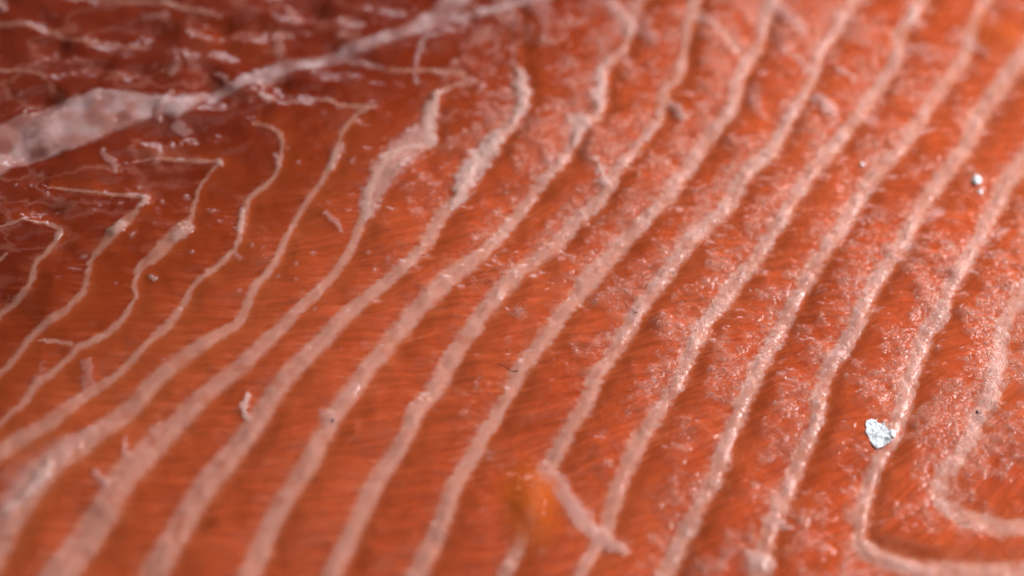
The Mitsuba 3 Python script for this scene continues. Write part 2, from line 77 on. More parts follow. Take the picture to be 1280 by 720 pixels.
DATA['patch'] = json.loads("""[[-44.81,8.77],[-42.49,10.09],[-40.8,11.4],[-38.91,12.75],[-36.73,14.06],[-35.38,14.9],[-32.91,14.69],[-30.51,14.82],[-27.74,15.18],[-26.62,15.54],[-27.78,13.78],[-28.56,12.96],[-29.51,13.15],[-30.42,13.52],[-31.04,12.56],[-32.94,11.12],[-35.35,9.02],[-37.33,7.85],[-39.61,6.3],[-41.48,5.08],[-43.73,3.55]]""")
DATA['frost'] = json.loads("""[[-34.05,-0.5,0.02],[-37.08,15.94,0.1],[-33.62,-16.01,0.05],[-23.57,-6.83,0.05],[-19.19,5.97,0.1],[-15.18,0.04,0.15],[-10.24,11.62,0.25],[-5.85,7.26,0.45],[-3.58,10.14,0.65],[-10.9,-8.76,0.15],[-5.42,-2.44,0.3],[-2.82,2.79,0.5],[0.92,-3.04,0.35],[3.67,1.38,0.45],[1.19,-12.25,0.35],[-12.43,-20.2,0.12],[-24.13,-21.93,0.05],[-0.26,-22.0,0.2],[-3.59,-18.88,0.15],[6.63,
-18.82,0.3],[11.09,-13.75,0.4],[10.5,-5.48,0.65],[6.3,8.36,0.75],[1.39,12.64,0.75],[1.85,22.34,0.6],[-2.53,26.15,0.55],[8.46,23.43,0.6],[13.62,15.47,0.75],[16.03,7.4,0.75],[15.36,-3.18,0.8],[19.61,-0.15,0.8],[18.64,20.65,0.75],[25.26,21.72,0.7],[25.65,8.92,0.7],[24.77,-3.3,0.65],[29.05,1.31,0.75],[35.39,2.29,0.95],[38.56,-5.08,1.0],[35.29,18.96,0.45],[32.16,5.83,0.8],[37.29,8.27,0.65],[32.43,
-13.53,0.65],[26.27,-11.48,0.55],[20.31,-15.33,0.65],[17.61,-21.51,0.5],[35.47,-10.85,0.9],[31.88,-17.27,0.75],[39.76,-12.45,0.65],[39.13,-19.08,0.1],[-24.24,18.05,0.12],[-13.44,27.08,0.25],[-31.41,21.34,0.12],[38.64,33.93,0.4],[-30.95,-30.0,0.02]]""")
DATA['fib'] = json.loads("""[[-34.05,-0.498,0.089],[-19.956,-10.143,0.152],[-18.296,-21.066,0.147],[-6.543,-19.321,0.189],[-2.571,0.403,0.329],[5.632,-21.129,0.39],[-4.819,-7.827,0.152],[14.111,-13.3,0.394],[17.613,-21.513,0.626],[10.229,-1.602,0.218],[19.421,3.836,0.155],[24.542,-14.706,0.539],[24.149,-20.558,0.707],[26.27,-11.481,0.391],[32.516,-19.335,0.891],[35.518,-18.896,1.006],[32.393,
-10.564,0.627],[37.316,-12.809,0.861],[39.127,-19.084,1.071],[28.875,9.43,0.156],[35.319,14.661,0.158],[32.253,-0.582,0.258],[21.948,21.185,0.273],[8.457,23.432,0.493],[-0.621,13.174,0.687],[-37.079,15.936,0.511],[-32.389,-22.438,0.042]]""")
DATA['gl'] = json.loads("""[[-24.33,3.91],[-38.2,1.7],[-36.29,2.01],[-28.34,4.26],[-24.67,4.1],[-31.22,1.34],[-26.16,1.48],[-21.81,3.73],[-28.23,13.36],[-29.45,8.53],[-39.99,3.98],[-30.1,0.37],[-25.2,-0.56],[-30.51,-4.44],[-33.43,-2.18],[-19.31,11.27],[-14.01,10.59],[-15.45,11.64],[-29.67,4.55],[-24.34,8.93],[-41.56,13.62],[-37.85,16.52],[-36.95,17.02],[-25.11,17.29],[-32.77,7.57],[-29.36,9.14],
[-35.69,13.01],[-34.31,11.85],[-31.58,14.56],[-21.42,-0.53],[-20.67,0.8],[-21.76,-0.34],[-18.2,-1.8],[-17.01,-0.41],[-15.87,0.91],[-14.99,-4.56],[-11.58,1.58],[-9.95,1.27],[-6.58,-6.0],[-18.27,9.91],[-12.42,10.85],[-7.55,13.78],[-16.8,-1.9],[-25.66,-11.02],[-20.94,-3.66],[-19.33,-1.81],[-37.34,3.49],[-32.06,6.84],[-26.57,5.13]]""")
DATA['pt'] = json.loads("""{"flake":[[28.06,-9.33],[28.23,-8.78],[28.78,-8.69],[29.22,-8.93],[29.65,-8.94],[30.03,-9.34],[30.59,-9.56],[30.35,-10.04],[29.81,-10.73],[29.21,-11.27],[28.77,-11.03],[28.39,-10.49]],"crystal":[[36.63,16.75],[27.19,16.96],[36.96,15.78]],"speck":[[-12.23,-14.95],[36.75,-6.66]],"hair":[[-0.38,-7.61],[0.25,-7.75],[0.78,-8.05],[1.27,-8.05]],"lump":[[3.33,-20.18],[38.5,
33.72],[-24.84,21.98]]}""")

# ---------------------------------------------------------------- helpers
def sstep(a, b, x):
    t = np.clip((x - a) / (b - a), 0, 1)
    return t * t * (3 - 2 * t)
def lerp(a, b, t):
    return a + (b - a) * t
def noise(P, scale, seed=0):
    return meshkit.noise(np.concatenate([P / scale, np.full(P.shape[:-1] + (1,), seed * 7.31)], -1), seed)
def fbm(P, scale, seed=0, o=3):
    return sum(.5 ** k * noise(P, scale / 2 ** k, seed + k) for k in range(o)) / sum(.5 ** k for k in range(o))
def densify(p, step=.08):
    p = np.asarray(p, float)
    s = np.r_[0, np.cumsum(np.linalg.norm(np.diff(p[:, :2], axis=0), axis=1))]
    u = np.linspace(0, s[-1], max(2, int(s[-1] / step)))
    from scipy.interpolate import PchipInterpolator
    q = np.stack([PchipInterpolator(s, p[:, k])(u) for k in range(p.shape[1])], 1)
    if len(q) > 30: q[:, :2] = ndimage.gaussian_filter1d(q[:, :2], 4, axis=0, mode='nearest')
    t = np.gradient(q[:, :2], axis=0)
    return q, t / np.linalg.norm(t, axis=1, keepdims=True)
def shepard(P, ctl, vals, sig):
    num = 0; den = 1e-9
    for c, v in zip(ctl, vals):
        w = np.exp(-((P - c) ** 2).sum(-1) / (2 * sig * sig)); num = num + w[..., None] * v; den = den + w
    return num / den[..., None]

# ---------------------------------------------------------------- the grid of the fillet's upper face
def axis(a, b, out, STEP, n=16):
    core = np.arange(a, b, STEP)
    g = np.cumsum(np.geomspace(STEP, 1, n)); g = g / g[-1] * out
    return np.r_[a - g[::-1], core, core[-1] + g]
X, Y = axis(-46.5, 42.5, 30, .066), axis(-33.2, 39.6, 28, .086)
P = np.stack(np.meshgrid(X, Y), -1)                      # (ny, nx, 2)
ny, nx = P.shape[:2]
mm = P.reshape(-1, 2)
CO = (slice(None, None, 4), slice(None, None, 4))
def coarse(f):                                           # evaluate a smooth field on every 4th vertex
    xs, ys = np.unique(np.r_[np.arange(0, nx, 4), nx - 1]), np.unique(np.r_[np.arange(0, ny, 4), ny - 1])
    v = f(P[np.ix_(ys, xs)])
    ix, iy = np.interp(np.arange(nx), xs, np.arange(len(xs))), np.interp(np.arange(ny), ys, np.arange(len(ys)))
    gy, gx = np.meshgrid(iy, ix, indexing='ij')
    return ndimage.map_coordinates(v, [gy, gx], order=1)

names = list(DATA['lines'])
S, TN, W, ID = [], [], [], []
for n_, k in enumerate(names):
    q, t = densify(DATA['lines'][k]['p'])
    S.append(q[:, :2]); TN.append(t); W.append(q[:, 2]); ID.append(np.full(len(q), n_))
LV, HA = np.array([DATA['lines'][k]['lvl'] for k in names]), np.array([DATA['lines'][k]['halo'] for k in names])
SS, TT, WW, II = map(np.concatenate, (S, TN, W, ID))
wig = np.stack([fbm(P, 1.6, 1) - .5, fbm(P, 1.6, 5) - .5], -1) * .65 + np.stack([noise(P, .35, 9) - .5, noise(P, .35, 12) - .5], -1) * .46
FR = np.array(DATA['frost'])
zone = coarse(lambda Q: shepard(Q, FR[:, :2], FR[:, 2:], 3.2)[..., 0])
wig = wig * lerp(.5, 1.05, sstep(.1, .5, zone))[..., None]
tree = cKDTree(SS)
deep = sstep(-15, 6, (P[..., 0] + 38) * -.74 + (P[..., 1] + 10) * .67)      # flesh darker and redder towards the belly; weaker light there painted in too
dist, near = tree.query((P + wig).reshape(-1, 2), workers=-1)
dist, near = dist.reshape(ny, nx), near.reshape(ny, nx)
wid, lid = WW[near], II[near]
wid = wid * lerp(1.0, 1.15, sstep(-15, 15, P[..., 0])) * np.where(np.array([k[0] == 'S' for k in names])[lid], 1.1, 1) * lerp(1, .84, deep) * lerp(1, .82, sstep(1.3, 2.2, wid))
rel = dist / (wid / 2); seamy = np.array([k[0] == 'S' for k in names])[lid]
soft = np.clip(lerp(.20, .36, sstep(.9, 1.8, wid)) / (wid / 2), .22, .6)
fat = sstep(1 + .7 * soft, 1 - 1.3 * soft, rel) * LV[lid] * np.where(seamy, lerp(.45, 1, sstep(.35, .6, fbm(P, 1.2, 77))), lerp(1, .62, sstep(.52, .78, fbm(P + wig, 1.1, 79, 2))))
# distances to the line on the left and on the right of each point
main = [n_ for n_, k in enumerate(names) if k[0] == 'R' and k[-1] not in 'b' and k != 'R16']
S2, T2, W2 = {}, {}, {}
for n_ in main:
    S2[n_], T2[n_], W2[n_] = S[n_], TN[n_], W[n_]
    if names[n_] == 'R9':                                  # the border of its segment goes on where the line itself has faded
        ex = S[n_][0] - TN[n_][2] * np.linspace(20, .1, 200)[:, None]
        S2[n_], T2[n_], W2[n_] = np.vstack([ex, S[n_]]), np.vstack([np.tile(TN[n_][2], (200, 1)), TN[n_]]), np.r_[np.full(200, W[n_][0]), W[n_]]
trees = {n_: cKDTree(S2[n_]) for n_ in main}
def sides(Q):
    L, R = np.full(Q.shape[:2], 99.0), np.full(Q.shape[:2], 99.0)
    lw = np.zeros(Q.shape[:2])
    for n_ in main:
        d, i = trees[n_].query(Q.reshape(-1, 2), workers=-1)
        v = Q.reshape(-1, 2) - S2[n_][i]; t = T2[n_][i]
        right = ((t[:, 0] * v[:, 1] - t[:, 1] * v[:, 0]) > 0).reshape(L.shape)
        end = ((i == 0) | (i == len(S2[n_]) - 1)).reshape(L.shape)
        d = np.maximum(d - W2[n_][i] / 2, 0).reshape(L.shape) + 3 * end
        m = right & (d < L); L[m] = d[m]; lw[m] = HA[n_]
        m = ~right & (d < R); R[m] = d[m]
    return L, R, lw
dL = coarse(lambda Q: sides(Q)[0]); dR = coarse(lambda Q: sides(Q)[1]); halo = coarse(lambda Q: sides(Q)[2])
frac = np.where((dL > 20) | (dR > 20), .5, dL / (dL + dR + 1e-6))

# fibres: noise smeared along the direction in which the muscle runs
FB = np.array(DATA['fib'])
cs = shepard(mm.reshape(ny, nx, 2)[CO], FB[:, :2], np.c_[np.cos(FB[:, 2]), np.sin(FB[:, 2])], 6.0)
gy, gx = np.meshgrid(np.arange(ny) / 4.0, np.arange(nx) / 4.0, indexing='ij')
dx = ndimage.map_coordinates(cs[..., 0], [gy, gx], order=1, mode='nearest'); dy = ndimage.map_coordinates(cs[..., 1], [gy, gx], order=1, mode='nearest')
ll = np.hypot(dx, dy) + 1e-9; dx /= ll; dy /= ll
wob = (fbm(P, 2.2, 31) - .5) * .9                       # fibres wave a little
dx, dy = dx * np.cos(wob) - dy * np.sin(wob), dx * np.sin(wob) + dy * np.cos(wob)
def smear(f, n, stepc=1.5):
    acc = f.copy(); iy, ix = np.meshgrid(np.arange(ny, dtype=np.float32), np.arange(nx, dtype=np.float32), indexing='ij')
    for sgn in (1, -1):
        py, px = iy.copy(), ix.copy()
        for _ in range(n):
            px += sgn * stepc * dx; py += sgn * stepc * dy
            acc += ndimage.map_coordinates(f, [py, px], order=1, mode='nearest')
    acc -= acc.mean()
    return acc / acc.std()
dx, dy = dx.astype(np.float32), dy.astype(np.float32)
white = rng.standard_normal((ny, nx)).astype(np.float32)
fib = smear(ndimage.gaussian_filter(white, 1.0), 16)     # fine fibres
fib2 = smear(ndimage.gaussian_filter(rng.standard_normal((ny, nx)).astype(np.float32), 2.6), 18)
tuft = smear(ndimage.gaussian_filter(rng.standard_normal((ny, nx)).astype(np.float32), 1.2), 4, 1.2)   # short torn ends

# torn, frosty surface: patches of curled threads
wv = np.stack([noise(P, .5, 41) - .5, noise(P, .5, 44) - .5], -1) * .6
thr = 1 - np.abs(2 * noise(P + wv, .30, 47) - 1)
thr2 = 1 - np.abs(2 * noise(P + wv * .7, .17, 51) - 1)
curl = np.maximum(thr ** 6 * sstep(.35, .65, noise(P, .7, 53)), thr2 ** 6 * sstep(.45, .7, noise(P, .5, 55)))
patchy = fbm(P, 2.4, 61)
patchy2 = fbm(P, .9, 66, 2)
side = zone * sstep(-.1, .7, frac + (patchy - .5) * .8)
z = ((patchy * .4 + patchy2 * .6) - .5) / .12
grain = np.stack([P[..., 0] * .75 + P[..., 1] * .3, P[..., 1] - P[..., 0] * .25], -1) + wv * .5
fleck = sstep(.60, .72, noise(grain, .21, 57) * .6 + noise(grain, .12, 58) * .4 + .10 * (patchy2 - .5))
frost = sstep(-.7, 1.0, z + (side - .60) * 3.4) * sstep(.04, .25, zone)
leftfat = fat * sstep(.5, .9, zone + (patchy2 - .5) * .9)

# films of connective tissue; some pale strokes paint glints on the lines
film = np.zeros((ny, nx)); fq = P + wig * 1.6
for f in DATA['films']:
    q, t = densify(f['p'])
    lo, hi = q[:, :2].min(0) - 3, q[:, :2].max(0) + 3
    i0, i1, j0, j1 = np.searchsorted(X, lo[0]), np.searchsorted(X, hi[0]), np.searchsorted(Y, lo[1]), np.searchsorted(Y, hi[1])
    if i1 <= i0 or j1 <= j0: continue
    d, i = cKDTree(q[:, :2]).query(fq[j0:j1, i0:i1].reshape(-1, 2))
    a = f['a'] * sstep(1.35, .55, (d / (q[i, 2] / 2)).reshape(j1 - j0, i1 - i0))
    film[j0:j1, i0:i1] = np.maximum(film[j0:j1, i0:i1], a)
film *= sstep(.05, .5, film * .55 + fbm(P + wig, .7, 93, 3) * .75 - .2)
# the bare membrane patch
import shapely
poly = shapely.Polygon(DATA['patch'])
bnd = cKDTree(densify(np.array(DATA['patch'] + DATA['patch'][:1]))[0])
db, _ = bnd.query((P + wig * .8).reshape(-1, 2), distance_upper_bound=3, workers=-1)
ins = shapely.contains_xy(poly, (P + wig * .8)[..., 0].ravel(), (P + wig * .8)[..., 1].ravel())
sd = np.where(ins, -np.minimum(db, 3), np.minimum(db, 3)).reshape(ny, nx)
memb = sstep(.28, -.28, sd + (fbm(P, 1.4, 73) - .5) * .9) * lerp(.55, 1, sstep(.32, .55, fbm(P, 1.5, 71)))

# ---------------------------------------------------------------- height of the face (mm)
low = (fbm(P, 7.0, 81, 3) - .5)
belly = sstep(-3, 9, (P[..., 0] + 38) * -.74 + (P[..., 1] + 10) * .67)      # the thin, darker, folded side of the fillet
fn = 2 * fbm(np.stack([P[..., 0] * .5 + P[..., 1] * .25, P[..., 1] * 1.0 - P[..., 0] * .35], -1) + wig, 3.0, 83, 2) - 1
fold = 1 - (1.6 * fn) ** 2
H = low * .9 + belly * .55 * (fold - .7)
H += (noise(P, 1.3, 85) - .5) * .16 + (noise(P, .55, 87) - .5) * .05
swell = (1 - np.exp(-(dL / 1.0) ** 1.4)) * (1 - frac) ** .8 * np.clip(.35 + zone * .9, 0, 1)   # each segment rises steeply from the line on its left and sinks to the next
swell = np.where((dL > 20) | (dR > 20), 0, swell)
H += ndimage.gaussian_filter(swell, 3) * .66 * (1 - .45 * deep)
H += fat * .03 + fat * ((patchy2 - .5) * .20 + (noise(P, .22, 91) - .5) * .05)
H += (1 - fat) * (.005 * fib + .004 * fib2) * (1 - .97 * deep)
clump = sstep(.45, .75, fbm(grain + wig, .85, 121, 2)) * zone * sstep(.0, .5, frac + (patchy - .5))
H += (1 - fat * .6) * clump * .16 + (1 - fat) * np.exp(-dR / .42) * zone * (noise(grain + wv, .34, 131) - .4) * .16
H += frost * (.09 * curl + .02 * tuft + .09 * fleck + .01) * (1 - .4 * fat)
H += leftfat * (.05 * curl + .014 * tuft + .07 * fleck)
H += film * (.18 + .30 * (fbm(P, .8, 95) - .5)) + memb * (.14 + .34 * (fbm(P, 2.4, 97, 2) - .5))
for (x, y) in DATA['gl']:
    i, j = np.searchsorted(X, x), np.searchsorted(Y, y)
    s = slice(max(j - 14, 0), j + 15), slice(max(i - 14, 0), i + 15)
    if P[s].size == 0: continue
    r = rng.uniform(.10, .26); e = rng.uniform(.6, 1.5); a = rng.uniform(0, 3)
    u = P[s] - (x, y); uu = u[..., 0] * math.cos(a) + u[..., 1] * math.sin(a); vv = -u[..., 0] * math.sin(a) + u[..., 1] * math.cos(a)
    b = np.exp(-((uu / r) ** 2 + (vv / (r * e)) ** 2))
    H[s] += r * .38 * b; film[s] = np.maximum(film[s], .5 * b)  # each glint spot is a small bump with a pale highlight tint painted on
lump = np.zeros((ny, nx))                                # smooth swellings of orange flesh
for (x, y), (ra, rb), hh, tilt, st in zip(DATA['pt']['lump'], ((2.3, 4.0), (3.0, 1.9), (4.2, 3.0)), (.6, .2, .0), (10, -20, 12), (1, .35, .12)):
    u = P + wig * 1.5 - (x, y); c_, s_ = math.cos(math.radians(tilt)), math.sin(math.radians(tilt))
    e = np.hypot((u[..., 0] * c_ + u[..., 1] * s_) / ra, (u[..., 1] * c_ - u[..., 0] * s_) / rb)
    b = np.exp(-1.9 * e * e); lump = np.maximum(lump, st * sstep(1.3, .55, e))
    H = lerp(H, ndimage.gaussian_filter(H, 10), np.clip(1.2 * sstep(1.3, .9, e), 0, 1) * (hh > 0)) + hh * b
edge = np.minimum(np.minimum(P[..., 0] - X[0], X[-1] - P[..., 0]), np.minimum(P[..., 1] - Y[0], Y[-1] - P[..., 1]))
H -= 16 * (1 - np.sqrt(1 - (1 - np.clip(edge / 14, 0, 1)) ** 2))

# ---------------------------------------------------------------- colour of the tissue
col = lambda *c: np.array(c, float)
flesh = lerp(col(.50, .064, .018), col(.57, .100, .033), fbm(P, 5, 101)[..., None])
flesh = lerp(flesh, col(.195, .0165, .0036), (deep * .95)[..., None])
flesh = flesh * (1 + (1 - .7 * deep) * (.085 * fib + .02 * fib2))[..., None].clip(.75, 1.3)
dm = np.minimum(dL, dR)
fringe = np.exp(-dm / .55) * sstep(-.2, 1.8, fib + .4 * fib2) * .5
flesh = lerp(flesh, col(.60, .19, .09), np.clip(fringe * (1 - .6 * deep), 0, .6)[..., None])
fray = np.exp(-dR / .42) * sstep(.38, .66, noise(grain + wv, .34, 131) * .7 + .4 * curl) * zone
flesh = lerp(flesh, col(.74, .37, .29), np.clip(fray * .85, 0, .8)[..., None])
hl = ((halo * (1 + .5 * deep) + .12) * np.exp(-dL / 1.3))[..., None]
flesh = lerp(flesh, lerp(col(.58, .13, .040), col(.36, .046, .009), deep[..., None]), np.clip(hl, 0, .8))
vn = 1 - np.abs(2 * fbm(np.stack([P[..., 0] * .55 + P[..., 1] * .3, P[..., 1] - P[..., 0] * .3], -1) + wig * 2, 2.6, 113, 3) - 1)
veil = belly * (sstep(.88, 1.0, vn) * .36 + .12 * fbm(P, 1.1, 111))
flesh = lerp(flesh, col(.46, .17, .12), veil[..., None])
torn = np.clip(frost * (.07 + .12 * sstep(-.6, 1.6, tuft) + .31 * curl + .31 * fleck) + .16 * clump, 0, .75)[..., None]
flesh = lerp(flesh, col(.70, .33, .26), torn)
fatc = lerp(col(.71, .30, .21), col(.80, .43, .36), np.clip(patchy2 * .7 + leftfat * .5, 0, 1)[..., None])
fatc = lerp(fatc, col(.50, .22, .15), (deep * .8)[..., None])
fatc = lerp(fatc, col(.86, .58, .52), (leftfat * fleck * .8)[..., None])
seam = np.array([k[0] == 'S' for k in names])[lid] & (rel < 1.6)
fatc = np.where(seam[..., None], col(.60, .38, .36), fatc)
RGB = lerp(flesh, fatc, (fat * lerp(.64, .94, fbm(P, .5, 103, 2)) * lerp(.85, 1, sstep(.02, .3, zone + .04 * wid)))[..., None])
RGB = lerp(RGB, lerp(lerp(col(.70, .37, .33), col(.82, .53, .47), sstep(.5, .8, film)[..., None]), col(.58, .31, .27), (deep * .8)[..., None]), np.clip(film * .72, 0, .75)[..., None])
mc = lerp(col(.50, .22, .18), col(.66, .42, .40), sstep(.3, .7, fbm(P, 1.3, 107))[..., None])
RGB = lerp(RGB, mc, (memb * .9)[..., None])
RGB = lerp(RGB, lerp(col(.66, .108, .015), col(.71, .145, .026), fbm(P, 2.2, 109)[..., None]), (lump * .9)[..., None])
RGB = np.clip(RGB, .004, .85)

# ---------------------------------------------------------------- split into muscle segments, fat lines, membrane
cutmask = (rel < 1) & (np.isin(lid, main) | np.array([k.startswith('S') for k in names])[lid])
cut2 = ndimage.binary_dilation(cutmask, iterations=2)
lab, nl = ndimage.label(~cut2)
sizes = ndimage.sum_labels(np.ones_like(lab), lab, np.arange(nl + 1)); sizes[0] = 0
big = [i for i in range(1, nl + 1) if sizes[i] > 2500]
ok = np.isin(lab, big)
idx = ndimage.distance_transform_edt(~ok, return_distances=False, return_indices=True)
lab = lab[tuple(idx)]
part = np.searchsorted(big, lab) + 100
part = np.where(rel < 1.0, lid, part)
part = np.where(sd < 0, 99, part)
Z = ndimage.gaussian_filter(H, 2.0) / 1000              # the finest relief, below a pixel, is left to the wet film's normals
def normals(h):
    hy, hx = np.gradient(h, Y, X)
    n = np.stack([-hx, -hy, np.ones_like(h)], -1)
    return n / np.linalg.norm(n, axis=-1, keepdims=True)
NW = normals(H)                                          # the wet skin of the tissue follows every thread
NRM = normals(ndimage.gaussian_filter(H, 3.2))           # light scattered inside it leaves smoothed
sx = np.stack([np.ones((ny, nx)), np.zeros((ny, nx)), np.zeros((ny, nx))], -1)
sx = sx - NRM * (NRM * sx).sum(-1, keepdims=True); sx /= np.linalg.norm(sx, axis=-1, keepdims=True)
tx = np.cross(NRM, sx)
NLOC = np.stack([(NW * sx).sum(-1), (NW * tx).sum(-1), np.maximum((NW * NRM).sum(-1), .2)], -1) * .5 + .5
V = np.concatenate([P / 1000, Z[..., None]], -1).reshape(-1, 3); NR = NRM.reshape(-1, 3); CL = RGB.reshape(-1, 3); NL = NLOC.reshape(-1, 3)
UV = P.reshape(-1, 2) / 100 + .5
g = np.arange(ny * nx).reshape(ny, nx)
a, b, c, d = g[:-1, :-1].ravel(), g[:-1, 1:].ravel(), g[1:, 1:].ravel(), g[1:, :-1].ravel()
F = np.concatenate([np.stack([a, b, c], 1), np.stack([a, c, d], 1)]); fp = np.tile(part.ravel()[a], 2)
vc = {'type': 'mesh_attribute', 'name': 'vertex_color'}
scene['tissue'] = {'type': 'blendbsdf', 'weight': .20, 'inner': {'type': 'diffuse', 'reflectance': vc},
    'wet': {'type': 'normalmap', 'normalmap': {'type': 'mesh_attribute', 'name': 'vertex_relief'},
            'film': {'type': 'roughplastic', 'diffuse_reflectance': {'type': 'rgb', 'value': [0, 0, 0]}, 'int_ior': 1.7, 'alpha': .075}}}
used = {}
def numbered(k):
    used[k] = used.get(k, -1) + 1
    return k if used[k] == 0 else f'{k}_{used[k]:03d}'
def add_face(key, sel):
    f = F[sel]; u, inv = np.unique(f, return_inverse=True); inv = inv.reshape(-1, 3)
    path = meshkit.write_ply((V[u], inv), True, UV[u], CL[u], NR[u])
    props = 'x y z nx ny nz u v r g b relief_0 relief_1 relief_2'.split()          # the same file with the relief of the wet film as one more vertex attribute
    with open(path, 'wb') as out:
        head = ''.join(f'property float {x}\n' for x in props)
        out.write(f'ply\nformat binary_little_endian 1.0\nelement vertex {len(u)}\n{head}element face {len(inv)}\nproperty list uchar int vertex_indices\nend_header\n'.encode())
        out.write(np.hstack([V[u], NR[u], UV[u], CL[u], NL[u]]).astype('<f4').tobytes())
        fa = np.empty(len(inv), [('n', 'u1'), ('i', '<i4', 3)]); fa['n'], fa['i'] = 3, inv
        out.write(fa.tobytes())
    scene[key] = {'type': 'ply', 'filename': path, 'face_normals': False, 'bsdf': {'type': 'ref', 'id': 'tissue'}}
FIL = 'salmon_fillet'
labels[FIL] = {'label': 'raw orange salmon fillet with pale fat lines, filling the whole picture', 'category': 'fish fillet'}
for pid in np.unique(part):
    sel = fp == pid
    if pid >= 100: key = numbered(FIL + '__muscle_segment')
    elif pid == 99:
        key = FIL + '__membrane'; labels[key] = {'label': 'greyish lilac patch of bare membrane'}
    elif names[pid][0] == 'S': key = numbered(FIL + '__connective_seam')
    else: key = numbered(FIL + '__fat_line')
    add_face(key, sel)
# the underside of the fillet: skin, closed below, meeting the rim of the upper face
rim = np.concatenate([g[0, :], g[1:, -1], g[-1, -2::-1], g[-2:0:-1, 0]])
rv = V[rim]; n = len(rim); bot = rv.copy(); bot[:, 2] = -.020; cen = np.array([[0, 0, -.020]])
sv = np.concatenate([rv, bot, cen]); k = np.arange(n); k1 = (k + 1) % n
sf = np.concatenate([np.stack([k, n + k, k1], 1), np.stack([k1, n + k, n + k1], 1), np.stack([n + k, np.full(n, 2 * n), n + k1], 1)])
scene['skin_grey'] = {'type': 'principled', 'base_color': {'type': 'rgb', 'value': [.25, .26, .28]}, 'roughness': .3}
scene[FIL + '__skin'] = mikit.ply((sv, sf), 'skin_grey')
board = trimesh.creation.box((.5, .42, .02)); board.apply_translation((0, 0, -.0305))
scene['board_grey'] = {'type': 'principled', 'base_color': {'type': 'rgb', 'value': [.3, .3, .3]}, 'roughness': .5}
scene['tabletop'] = mikit.ply(board, 'board_grey'); labels['tabletop'] = {'kind': 'structure'}
def zat(x, y):
    return H[min(np.searchsorted(Y, y), ny - 1), min(np.searchsorted(X, x), nx - 1)]
# ---------------------------------------------------------------- small things lying on the fillet and standing out of it
def on(x, y, lift=0.0):
    return np.array([x, y, zat(x, y) + lift]) / 1000
def principled(c, rough, **k):
    return {'type': 'principled', 'base_color': {'type': 'rgb', 'value': list(c)}, 'roughness': rough, **k}
def blob(radii, sub=4, seed=0, amp=.12, scale=.8):
    m = trimesh.creation.icosphere(subdivisions=sub)
    v = np.array(m.vertices); v *= 1 + amp * (meshkit.fbm(v / scale + seed * 3.7, 3, seed) - .5)[:, None] * 2
    return trimesh.Trimesh(v * np.array(radii), m.faces, process=False)
# torn threads that stand out of the frosty patches
def threads(count):
    w = (frost * (1 - fat) + .8 * leftfat + .5 * film).ravel(); vis = (np.abs(P[..., 0]) < 46) & (P[..., 1] > -33) & (P[..., 1] < 39)
    w = w * vis.ravel() * (curl.ravel() + .15)
    pick = rng.choice(len(w), count, p=w / w.sum())
    k = 5
    t = np.linspace(0, 1, k)
    a0 = np.arctan2(dy.ravel()[pick], dx.ravel()[pick]) + rng.normal(0, .9, count); turn = rng.normal(0, 2.2, count)
    ang = a0[:, None] + turn[:, None] * t
    L = rng.lognormal(-1.15, .45, count)                 # millimetres
    px = P.reshape(-1, 2)[pick, 0][:, None] + np.cumsum(np.cos(ang), 1) * (L / k)[:, None]
    py = P.reshape(-1, 2)[pick, 1][:, None] + np.cumsum(np.sin(ang), 1) * (L / k)[:, None]
    ix, iy = np.interp(px, X, np.arange(nx)), np.interp(py, Y, np.arange(ny))
    base = ndimage.map_coordinates(H, [iy, ix], order=1)
    pz = base + .008 + (rng.uniform(.0, .09, count)[:, None]) * np.sin(np.pi * t)
    r = (rng.uniform(.010, .026, count)[:, None]) * (1 - .75 * np.abs(2 * t - 1) ** 2)
    C3 = np.stack([px, py, pz], -1)
    tg = np.gradient(C3, axis=1); tg /= np.linalg.norm(tg, axis=-1, keepdims=True)
    s1 = np.cross(tg, [0, 0, 1.0]); s1 /= np.linalg.norm(s1, axis=-1, keepdims=True) + 1e-9; s2 = np.cross(s1, tg)
    th = np.arange(3) * np.pi / 1.5
    vv = C3[:, :, None] + r[:, :, None, None] * (np.cos(th)[:, None] * s1[:, :, None] + np.sin(th)[:, None] * s2[:, :, None])
    i, j = np.meshgrid(np.arange(k - 1), np.arange(3), indexing='ij')
    q = np.stack([i * 3 + j, i * 3 + (j + 1) % 3, (i + 1) * 3 + (j + 1) % 3, (i + 1) * 3 + j], -1).reshape(-1, 4)
    q = (q[None] + (np.arange(count) * k * 3)[:, None, None]).reshape(-1, 4)
    return vv.reshape(-1, 3) / 1000, np.concatenate([q[:, [0, 2, 1]], q[:, [0, 3, 2]]])
scene['thread_white'] = {'type': 'blendbsdf', 'weight': .3, 'inner': {'type': 'diffuse', 'reflectance': {'type': 'rgb', 'value': [.74, .42, .34]}},
    'film': {'type': 'roughplastic', 'diffuse_reflectance': {'type': 'rgb', 'value': [0, 0, 0]}, 'int_ior': 1.7, 'alpha': .15}}
scene[FIL + '__torn_thread'] = mikit.ply(threads(9000), 'thread_white', smooth=True)
labels[FIL + '__torn_thread'] = {'label': 'fine pale torn threads standing out of the flesh', 'kind': 'stuff'}
